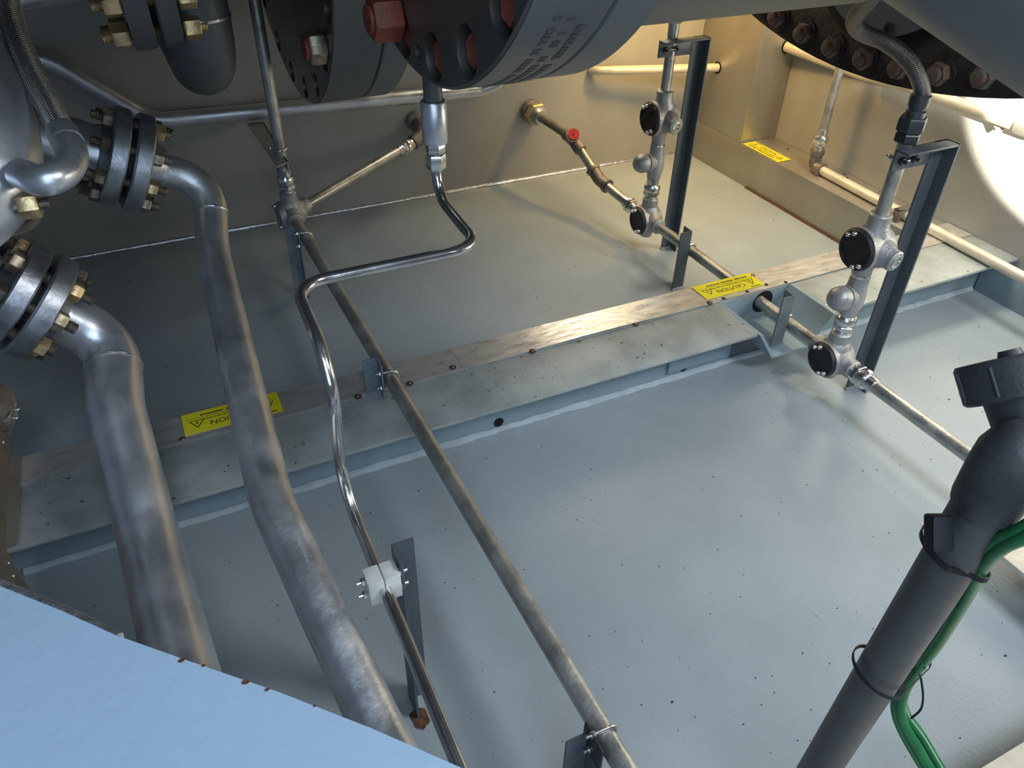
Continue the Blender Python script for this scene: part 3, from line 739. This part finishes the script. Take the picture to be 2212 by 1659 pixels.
# faint stencilled lettering on the front vessel rim is built from smudged strokes
mb = MB(); 
for row in range(3):
    xx = .462+row*.020
    a = -140+row*2
    while a < -106+row*1:
        da = random.uniform(.5, 1.0); r_ = V2R+.0002
        pts = [(xx+dx, V2Y+r_*math.cos(math.radians(180-(-a) if 0 else a+dd)), V2Z+r_*math.sin(math.radians(a+dd))) for dx, dd in ((0, 0), (0, da), (.011, da), (.011, 0))]
        n_ = V((0, math.cos(math.radians(a)), math.sin(math.radians(a))))
        if random.random() < .8: mb.prism(pts, n_*.0006)
        a += da+.45
st_ = obj('stencil_marks', mb, 'stencil', v2); st_['kind'] = 'stuff'
# third: dark rusty flange plate
K3 = 1.7/1.3; V3Y, V3Z, V3R, X3 = 1.147*K3, CAMZ+(2.075-CAMZ)*K3, 1.217*K3, 1.70
v3 = thing('rusty_flange_plate', 'very large dark rusty flange plate with corroded nuts at the top right', 'flange', (X3, V3Y, V3Z))
obj('plate', MB().lathe((X3, V3Y, V3Z), (1, 0, 0), [(0, 0), (0, V3R), (.10, V3R), (.10, 0)], 160), 'rust', v3)
a = -74.8
while a > -128:
    y, z = V3Y+1.183*K3*math.cos(math.radians(a)), V3Z+1.183*K3*math.sin(math.radians(a))
    n_ = obj('nut', MB().hexa((X3-.022, y, z), (X3, y, z), .027, rot=random.random()), 'rustnut', v3)
    obj('stud_end', MB().lathe((X3-.022, y, z), (-1, 0, 0), [(0, 0), (0, .017), (.010, .016), (.012, .010), (.012, 0)], 20), 'rustnut', n_)
    obj('spot_face', MB().lathe((X3-.001, y, z), (-1, 0, 0), [(0, 0), (0, .038), (.003, .038), (.003, 0)], 28), 'rust', n_)
    a -= 4.15
obj('inspection_cover', MB().cyl((X3-.012, 1.12*K3, CAMZ+(1.122-CAMZ)*K3), (X3, 1.12*K3, CAMZ+(1.122-CAMZ)*K3), .186*K3, 72), 'vessel2', v3)
obj('cover_groove', MB().cyl((X3-.004, 1.12*K3, CAMZ+(1.122-CAMZ)*K3), (X3, 1.12*K3, CAMZ+(1.122-CAMZ)*K3), .206*K3, 72), 'hole', v3)
q = PX(1920, 62, X3-.012); obj('cover_plug', MB().lathe(q, (-1, 0, 0), [(0, 0), (0, .014), (.004, .014), (.004, .009), (.001, .008), (.001, 0)], 24), 'gasket', v3)
# large blue-grey body at the top right, in front of the rusty plate
A_ = PD(1905, 0, .80); B_ = PD(2180, 190, .832)
n_ = (A_-CAM).cross(B_-CAM).normalized(); tst = ray(2150, 50)
if n_.dot(tst) < 0: n_ = -n_
ax = (B_-A_).normalized(); RR = .14
tag(obj('vessel_shell', MB().lathe(A_+n_*RR-ax*.07, ax, [(0, 0), (0, RR-.03), (.03, RR), (.36, RR), (.40, RR-.02), (.42, RR-.06), (.42, 0)], 96), 'vessel'),
    'smooth blue-grey painted vessel shell filling the top right corner', 'vessel')

# pipe along the rear wall, partly behind the vessels
wp = [V((-.9, 2.675, .675)), V((-.22, 2.675, .665)), V((.03, 2.675, .44)), V((1.16, 2.675, .405)), V((1.24, 2.66, .43)), V((1.3, 2.66, .8))]
tag(obj('wall_pipe', MB().tube(dens(fillet(wp, [.16, .16, .06, .06]), .04), .0255, 32), 'pipe'), 'long dark grey pipe bending down along the rear wall behind the vessels', 'pipe')

# ================================================================ DRAIN TUBE
TZ, TR = .70, .0092
T = [V((.457, 1.258, .93)), V((.457, 1.258, TZ)), V((.449, 1.045, TZ)), V((.146, 1.045, TZ)), V((.139, .813, TZ)), V((.152, .915, .385)) ]
T[4] = PZ(715, 800, TZ); T[5] = PZ(739, 1050, .385); tc_ = PZ(826, 1256, .385); T.append(V((T[5].x*.4+tc_.x*.6, tc_.y, .385))); T.append(PZ(985, 1640, .385)+V((0, -.3, 0)))
dt = thing('drain_tube', 'bright stainless tube snaking down from the front vessel to the lower edge of the photo', 'tube', T[0])
obj('tube_run', MB().tube(dens(fillet(T[:6]+[T[7]], [.05, .05, .05, .07, .07]), .012), TR, 28), 'tube', dt)
cT = V((T[0].x, T[0].y, 0))
vd = thing('drain_fitting', 'stainless coupling and hex nuts where the drain tube meets the front vessel', 'fitting', (T[0].x, T[0].y, .75))
obj('nipple', MB().cyl(cT+V((0, 0, .855)), cT+V((0, 0, .96)), .0165, 28), 'vessel', vd)
obj('coupling', MB().lathe(cT+V((0, 0, .800)), (0, 0, 1), [(0, 0), (0, .0215), (.002, .0225), (.070, .0225), (.073, .0205), (.071, .017), (.066, .016)], 36), 'pipe', vd)
obj('upper_hexagon', MB().hexa(cT+V((0, 0, .781)), cT+V((0, 0, .800)), .0175), 'zinc', vd)
obj('lower_hexagon', MB().hexa(cT+V((0, 0, .752)), cT+V((0, 0, .779)), .0180, rot=.2), 'zinc', vd)
# clamp and post
tcx = PZ(826, 1256, .385)
tx_ = V((tcx.x, tcx.y, .385))
cb = thing('tube_clamp', 'pale two-piece block clamp with bolts round the drain tube', 'clamp', tx_)
for s_ in (-1, 1):
    mb = MB(); lo = (tx_.x+(-.024 if s_ < 0 else .0006), tx_.y-.017, tx_.z-.026); hi = (tx_.x+(-.0006 if s_ < 0 else .024), tx_.y+.017, tx_.z+.021)
    obj('clamp_half', mb.box(lo, hi, .002), 'white', cb)
for dz in (-.016, .013):
    for s_ in (-1, 1):
        a = tx_+V((s_*.024, 0 if s_ < 0 else -.004, dz)); obj('bolt_head' if s_ < 0 else 'nut', MB().hexa(a, a+V((s_*.007, 0, 0)), .0065).cyl(a, a+V((s_*.013, 0, 0)), .0030, 10), 'zinc', cb)
px_ = tx_.x+.0265
ap = thing('clamp_post', 'slender blue-grey angle post carrying the drain tube clamp, rusted at its foot', 'post', (px_, .735, 0))
obj('upright', MB().prism([(px_, .745, 0), (px_+.034, .745, 0), (px_+.034, .741, 0), (px_+.004, .741, 0), (px_+.004, .700, 0), (px_, .700, 0)], (0, 0, .417)), 'post', ap)
def blob(c, r, n=14, sq=1.0, h=.0012):
    mb = MB(); q_ = [random.uniform(.75, 1.1) for _ in range(n)]; q_ = [(q_[i]+q_[(i+1) % n])/2 for i in range(n)]; ps = [V((c[0]+r*q_[i]*math.cos(2*math.pi*i/n)*sq, c[1]+r*q_[i]*math.sin(2*math.pi*i/n), c[2])) for i in range(n)]
    return mb.prism(ps, (0, 0, h))
obj('rust_stain', blob((px_+.004, .70, .0002), .022, 22, .8), 'rustmark', ap)

# ================================================================ BIG STEEL PIPES
def flange_joint(parent, c, d, R, th, gap, nb, bc, sr, sl, phase, nutr, labels=None, nutm=('nut', 'brass', 'stud')):
    d = V(d).normalized(); _, u, v = frame(d)
    for s_ in (-1, 1):
        o = c+d*(s_*gap/2); o2 = d*s_
        obj('flange', MB().lathe(o, o2, [(0, 0), (0, R-.004), (.004, R), (th-.003, R), (th, R-.003), (th, R*.62), (th+.012, R*.52), (th+.03, R*.45), (th+.03, 0)], 72), 'flange', parent)
    obj('gasket', MB().cyl(c-d*(gap/2-.0005), c+d*(gap/2-.0005), R*.62, 40), 'gasket', parent)
    for k in range(nb):
        a = phase+2*math.pi*k/nb; q = c+u*(bc*math.cos(a))+v*(bc*math.sin(a)); off = random.uniform(-.15, .15)*sl*.3
        r_ = []; Ls = []; n2 = int(sl/.0022)
        for i in range(n2+1): Ls.append((i*sl/n2-sl/2+off, sr*(1 if i % 2 else .88)))
        s_ = obj('stud', MB().lathe(q, d, [(Ls[0][0], 0)]+Ls+[(Ls[-1][0], 0)], 16), 'stud', parent, ang=20)
        for w_ in (-1, 1):
            e0 = gap/2+th+.0005; m_ = nutm[(k*2+(w_ > 0)) % len(nutm)]
            nn = obj('nut', MB().hexa(q+d*(w_*e0), q+d*(w_*(e0+sr*1.9)), nutr, rot=random.random()), m_, s_)
            if m_ == 'brass': nn['label'] = 'brass-coloured nut'
PDi = lambda x, y, w, D: PD(x, y, D*FPX/w)
# thicker pipe, lower left
dA = (rt*.93-up*.62+fwd*.88).normalized()
cA = PD(56, 648, 1.45)
pa = thing('large_steel_pipe', 'thickest stainless pipe with bolted flange, running from the left edge to the pale blue plate', 'pipe', cA)
RA = .051
flange_joint(pa, cA, dA, .107, .036, .012, 8, .082, .0110, .160, .35, .0195)
eA = cA+dA*.075
crA = fillet([eA-dA*.045, cA+dA*.168, PD(250, 880, 1.47), PD(328, 1190, 1.355), PD(432, 1600, 1.06), PD(505, 1900, .88)], [.085, .3, .25, .3], 12)
obj('pipe_run', MB().tube(dens(crA, .02), RA, 56), 'pipe', pa)
def weldring(parent, p, d, r, w=.004):
    obj('weld_bead', MB().lathe(p-V(d).normalized()*w, d, [(0, r-.002), (w*.4, r+.0022), (w, r+.003), (w*1.6, r+.0022), (w*2, r-.002)], 48), 'weld', parent)
i_ = min(range(len(crA)), key=lambda i: (crA[i]-PD(242, 800, 1.49)).length); weldring(pa, crA[i_], crA[i_+1]-crA[i_-1] if i_+1 < len(crA) else dA, RA)
obj('pipe_stub', MB().lathe(cA-dA*.06, -dA, [(0, 0), (0, .050), (.03, .052), (.07, .066), (.4, .068), (.4, 0)], 56), 'pipe', pa)
# thinner pipe
dB = (rt*1.0-up*.15+fwd*.70).normalized()
cB = PD(272, 346, 1.62)
pb = thing('steel_pipe', 'thinner of the two big stainless pipes, coming down from the upper flanged joint', 'pipe', cB)
RB = .0345
flange_joint(pb, cB, dB, .103, .033, .012, 8, .083, .0095, .150, .2, .0175)
eB = cB+dB*.07
crB = fillet([eB-dB*.04, cB+dB*.175, PD(456, 530, 1.68), PD(585, 1080, 1.215), PD(820, 1580, 1.03), PD(935, 1800, .95)], [.10, .8, .35, .3], 14)
obj('pipe_run', MB().tube(dens(crB, .02), RB, 48), 'pipe2', pb)
i_ = min(range(len(crB)), key=lambda i: (crB[i]-PD(452, 462, 1.71)).length); weldring(pb, crB[i_], crB[i_+1]-crB[i_-1], RB)
obj('hub_neck', MB().lathe(eB-dB*.035, dB, [(0, .05), (.02, .044), (.035, .0365), (.045, .0348)], 48), 'pipe', pb)
obj('pipe_stub', MB().lathe(cB-dB*.055, -dB, [(0, 0), (0, .055), (.02, .054), (.035, .056), (.22, .058), (.22, 0)], 56), 'pipe', pb)

# fat bend at the left edge
fb = thing('pipe_bend', 'fat silvery pipe bend bulging in from the upper left edge', 'pipe', PD(-20, 300, 1.2))
fp = crom([PD(-150, -20, 1.28), PD(-98, 100, 1.25), PD(-50, 210, 1.22), PD(-22, 305, 1.2), PD(-28, 385, 1.18), PD(-80, 450, 1.16), PD(-170, 500, 1.15)], 8)
obj('bend_body', MB().tube(fp, .07, 56), 'pipe', fb)
bf = PD(5, 462, 1.24)
obj('flange', MB().lathe(bf, (.2, -.3, 1), [(0, 0), (0, .055), (.02, .057), (.02, 0)], 48), 'castdark', fb)
q = PD(64, 443, 1.17); k_ = obj('stud', MB().cyl(q-V((.03, 0, .0)), q+V((.028, -.004, 0)), .009, 20), 'stud', fb)
obj('nut', MB().hexa(q-V((.014, 0, 0)), q+V((.014, -.002, 0)), .0205), 'brass', k_)
# small braided hose with elbow
bh = thing('braided_hose', 'silver braided metal hose with welded elbow hanging at the upper left', 'hose', PD(90, 150, 1.25))
hh = [PD(10, -60, 1.34), PD(22, 30, 1.31), PD(44, 100, 1.28), PD(75, 170, 1.25), (PD(108, 232, 1.22)), PD(138, 292, 1.19)]
hc = crom(hh, 10)
obj('braided_sheath', MB().tube(dens(hc, .012), .0195, 32), 'braid', bh)
el = fillet([hc[-1]-(hc[-1]-hc[-2]).normalized()*.01, PD(150, 345, 1.16), PD(125, 385, 1.12), PD(60, 400, 1.10)], [.03, .03])
dd = (hc[-1]-hc[-2]).normalized()
obj('end_collar', MB().lathe(hc[-1]-dd*.012, dd, [(0, .017), (0, .0225), (.024, .0235), (.027, .0225), (.032, .0235), (.034, .018)], 36), 'pipe2', bh)
el = crom([hc[-1]+dd*.01, PD(156, 335, 1.165), PD(143, 368, 1.14), PD(112, 386, 1.12), PD(80, 388, 1.12), PD(45, 375, 1.14)], 8)
obj('elbow', MB().tube(el, .0225, 36), 'pipe', bh)
# horizontal pipe at the very top left
tag(obj('header_pipe', MB().tube([PD(-120, 6, 1.42), PD(270, -58, 1.55)], .036, 40), 'pipe2'), 'dusty horizontal pipe cut off by the top left edge', 'pipe')
# flanged joint at the top with brass nuts
cT_ = PD(299, -66, 1.55); dT = (rt*1.0+up*.31+fwd*.36).normalized()
tj = thing('flanged_joint', 'dark bolted flange pair with brass nuts at the top edge', 'flange', cT_)
for s_, th_ in ((-1, .044), (1, .040)):
    obj('flange', MB().lathe(cT_+dT*(s_*.006), dT*s_, [(0, 0), (0, .143), (.004, .147), (th_, .147), (th_, .07), (th_+.02, .06), (th_+.02, 0)], 80), 'vessel', tj)
obj('gasket', MB().cyl(cT_-dT*.0055, cT_+dT*.0055, .10, 40), 'gasket', tj)
_, uu, vv = frame(dT)
for k in range(8):
    # one stud faces the camera low on the rim
    tgt = (PD(299, 48, 1.44)-cT_); tgt -= dT*tgt.dot(dT); a0_ = math.atan2(tgt.dot(vv), tgt.dot(uu))+2*math.pi*k/8
    q = cT_+(uu*math.cos(a0_)+vv*math.sin(a0_))*.118
    prof = [(-.105+i*.0026, .0125*(1 if i % 2 else .9)) for i in range(int(.21/.0026))]
    s_ = obj('stud', MB().lathe(q, dT, [(prof[0][0], 0)]+prof+[(prof[-1][0], 0)], 18), 'brass', tj, ang=20)
    for w_ in (-1, 1):
        obj('nut', MB().hexa(q+dT*(w_*.052), q+dT*(w_*.085), .026, rot=.4), 'brass', s_)
# painted grey elbow beside it
ge = thing('painted_elbow', 'large dark grey painted pipe elbow hanging at the top, left of the slim vertical conduit', 'elbow', PD(453, 120, 1.75))
g0 = PD(450, -260, 1.62); g1 = PD(453, 165, 1.72)
g1 = V((g0.x*.0+g1.x, g1.y, g1.z)); g0 = V((g1.x, g1.y, 1.7))
gp = fillet([g0, g1, V((g1.x-.02, WY, g1.z+.02))], .11, 14)
obj('elbow_body', MB().tube(dens(gp, .03), .0685, 56), 'vessel', ge)
weldring(ge, V((g1.x, g1.y, g1.z+.125)), (0, 0, 1), .0685, .005)

# left: panel beside the beam, and a box lid
lw = thing('side_panel', 'narrow brown sheet panel with rivets at the left edge beside the beam end', 'panel', (-.47, 1.4, 0))
lx = -.428
obj('panel_sheet', MB().prism([(lx, 1.575, .158), (lx, 1.245, .158), (lx, 1.245, .0), (lx, 1.02, .0), (lx, 1.02, .30), (lx, 1.56, .30), (lx, 1.575, .22)], (-.01, 0, 0)), 'wood', lw)
obj('foot_flange', MB().box((lx, 1.248, BH+.007), (lx+.020, 1.515, BH+.0095)), 'casing', lw)
for (x, y) in ((7, 955), (25, 993), (19, 1216), (29, 1244), (26, 1267)):
    q = PX(x, y, lx); obj('rivet', MB().lathe(q, (1, 0, 0), [(0, .0045), (.002, .0040), (.003, .002), (.0033, 0)], 12), 'zinc', lw)
jc = PD(-28, 885, 1.62)
junction_box(jc, .052, .05, 'round cast box with lugged lid cut off by the left edge above the beam end', [((0, 0, -1), .07)], face=(.80, -.35, .12), covm='castdark')

# ================================================================ FOREGROUND
pe = [(-400, 1120), (0, 1266), (130, 1318), (250, 1372), (420, 1432), (600, 1494), (800, 1572), (1000, 1660), (1300, 1790)]
PZ7 = .70; top = [PZ(x, y, PZ7) for x, y in pe]
fpn = thing('foreground_plate', 'pale blue painted steel plate with chipped rusty edge filling the lower left corner', 'plate', (-.1, .3, PZ7))
back = V((-.70, -.70, 0))  # unseen rear of the plate, lengthened to keep light off the left floor
obj('top_sheet', MB().prism([p for p in top]+[top[-1]+back, top[0]+back], (0, 0, -.012)), 'blueplate', fpn, ang=20)
obj('rolled_edge', MB().tube([top[0]+V((.002, .002, -.007)), top[1]+V((.002, .002, -.007)), top[2]+V((.002, .0015, -.007)), top[3]+V((0, 0, -.007))], .0065, 16), 'weld', fpn)
for (x, y, r) in ((392, 1430, .0030), (440, 1441, .0018), (530, 1477, .0034), (577, 1493, .0022), (680, 1528, .0015)):
    q = PZ(x, y-3, PZ7); obj('rust_chip', blob((q.x, q.y, PZ7+.0002), r*.7, 12, 1.5, .0004), 'rustmark', fpn)
FB, FT = PD(1770, 1659, 1.037), PD(2122, 1096, .655); FD = (FT-FB).normalized()
def axp(z): return FB+FD*((z-FB.z)/FD.z)
PXY = axp(0)
fg = thing('foreground_post', 'thick grey pipe post with capped fitting rising through the lower right foreground', 'post', PXY)
hc_ = PD(2242, 958, .625)
obj('pipe', MB().cyl(PXY, FT+FD*.03, .0238, 48), 'fgpipe', fg)
kd = (up*.97-rt*.23+fwd*.10).normalized()
obj('hub', MB().lathe(FT+FD*.004, FD, [(0, .022), (0, .0265), (.006, .0275), (.022, .0280), (.045, .0285), (.062, .0280), (.075, .024), (.086, .017), (.092, .008), (.094, 0)], 48).lathe(hc_-kd*.012, kd, [(0, .020), (.016, .0265), (.030, .0285), (.060, .0300), (.060, 0)], 48), 'fgcast', fg)
k0 = hc_+kd*.040
cp = obj('screw_cap', MB().lathe(k0, kd, [(0, 0), (0, .0415), (.002, .0435), (.031, .0435), (.034, .0415), (.034, 0)], 56), 'fgcast', fg)
_, ku, kv = frame(kd)
for i in range(8):
    a = 2*math.pi*i/8+.35; o = k0+kd*.005+(ku*math.cos(a)+kv*math.sin(a))*.0432
    obj('grip_rib', MB().cyl(o, o+kd*.024, .0018, 10), 'fgcast', cp)
o = k0+kd*.034; obj('cap_boss', MB().lathe(o, kd, [(0, 0), (0, .010), (.005, .0085), (.005, 0)], 24), 'fgcast', cp)
# green cables
gc = [PD(2300, 1080, .60), PD(2212, 1140, .62), PD(2150, 1170, .65), PD(2108, 1213, .69), PD(2076, 1275, .74), PD(2044, 1330, .79), PD(2008, 1388, .845), PD(1966, 1442, .895), PD(1942, 1490, .92), PD(1935, 1535, .935), PD(1955, 1590, .945), PD(2010, 1680, .95), PD(2100, 1800, .95)]
for k, (ox, oy, lab) in enumerate(((0, 0, 'green cable nearest the grey post, middle strand of the three'), (.0085, .003, 'green cable on the outer side of the strapped bundle'), (.003, -.0085, 'green cable on the camera side of the strapped bundle'))):
    pts = crom([p + rt*ox*(1.0 if i > 8 else .45)+up*oy*.4 - fwd*(0.004*k) + (rt*ox*1.2 if i > 9 else V((0, 0, 0))) for i, p in enumerate(gc)], 8)
    o = thing('green_cable', lab, 'cable', gc[-1], 'green cables strapped to the foreground post')
    obj('jacket', MB().tube(dens(pts, .012), .0058, 20), 'green', o)
    if k < 2:
        lo = pts[int(len(pts)*.66):]
        obj('pale_print_line', MB().tube([p-fwd*.0052+rt*.001 for p in lo], .0009, 8), 'pale', o)
# cable ties
def tie(cpx, cpy, lab, head, w=.0045, tail=None, hs=.01):
    c = axp(PX(cpx, cpy, axp(.5).x).z)
    t = thing('cable_tie', lab, 'cable tie', c)
    g = min(gc, key=lambda p: abs(p.z-c.z)); gg = V((0, 0, 0))
    # nearest cable point at that height
    pts = crom(gc, 12); g = min(pts, key=lambda p: abs(p.z-c.z)); e = V((g.x-c.x, g.y-c.y, 0)); el_ = e.length; e.normalize(); f_ = V((-e.y, e.x, 0))
    ring = []
    for i in range(40):
        a = math.pi/2+math.pi*i/39; ring.append(c+e*(.0305*math.cos(a))+f_*(.0305*math.sin(a)))
    for i in range(16):
        a = -math.pi/2+math.pi*i/15; ring.append(c+e*(el_+.014*math.cos(a))+f_*(.014*math.sin(a)))
    mb = MB(); n = len(ring); R_ = []
    for p in ring:
        o_ = (p-c); o_.z = 0; o_.normalize()
        tilt = V((0, 0, -.012*(o_.dot(rt))))
        R_.append([mb.bm.verts.new(p+tilt+o_*d_+V((0, 0, z_))) for d_, z_ in ((0, -w/2), (.0015, -w/2), (.0015, w/2), (0, w/2))])
    for i in range(n):
        a, b = R_[i], R_[(i+1) % n]
        for j in range(4): mb.bm.faces.new((a[j], a[(j+1) % 4], b[(j+1) % 4], b[j]))
    obj('strap', mb, 'black', t)
    h = head; obj('head', MB().box((-hs*.55, -hs*.5, -hs*.9), (hs*.55, hs*.5, hs*.9), hs*.15, R=Matrix((rt, fwd, up)).transposed(), o=h), 'black', t)
    if tail: obj('tail', MB().tube(crom(tail, 8), .0013, 8), 'black', t)
tie(2070, 1160, 'wide black cable tie with a bulky head high on the grey post', PD(2028, 1150, .655), .006, hs=.017)
tie(1905, 1450, 'black cable tie with a looped tail lower on the grey post', PD(1945, 1480, .885), .005,
    [PD(1955, 1470, .88), PD(1980, 1440, .88), PD(1993, 1490, .88), PD(1990, 1530, .89), PD(1968, 1552, .90)], hs=.009)

# loose grit and flakes on the floor
mb = MB()
spots = [(1452, 1517, 9), (1673, 1497, 5), (1645, 1523, 5), (1632, 1465, 5), (1606, 1565, 5), (1686, 1084, 4), (2172, 1417, 9), (1864, 1017, 5), (1893, 1015, 5), (2050, 863, 6),
         (1243, 575, 4), (1328, 1365, 4), (1303, 1488, 4), (600, 1308, 5), (1216, 1602, 4), (1428, 1642, 3), (1172, 1375, 3), (955, 1235, 3), (1465, 1578, 3), (1600, 1290, 4), (800, 1108, 5), (1723, 1600, 4), (840, 1330, 3), (925, 1262, 3), (497, 1215, 4), (1672, 476, 4), (1752, 1534, 4), (1792, 1434, 4)]
def flake(c, r):
    n = random.randint(4, 7); ps = [V((c.x+r*random.uniform(.4, 1)*math.cos(2*math.pi*i/n), c.y+r*random.uniform(.3, .8)*math.sin(2*math.pi*i/n), .0003)) for i in range(n)]
    mb.prism(ps, (0, 0, random.uniform(.0006, .0015)))
for x, y, r in spots:
    c = PZ(x, y, 0); flake(c, r*.5*(c-CAM).length/FPX)
for i in range(330):
    x, y = random.uniform(.0, 2.2), random.uniform(.1, 1.3) if i < 240 else random.uniform(1.55, 2.6)
    flake(V((x, y, 0)), random.choice((.0009, .0012, .0015, .0022)))
dbr = obj('floor_debris', mb, 'rustmark', base=(0, 0, 0)); dbr['kind'] = 'stuff'
tag(dbr, 'scattered rust flakes and dark grit lying on the painted floor', 'debris')
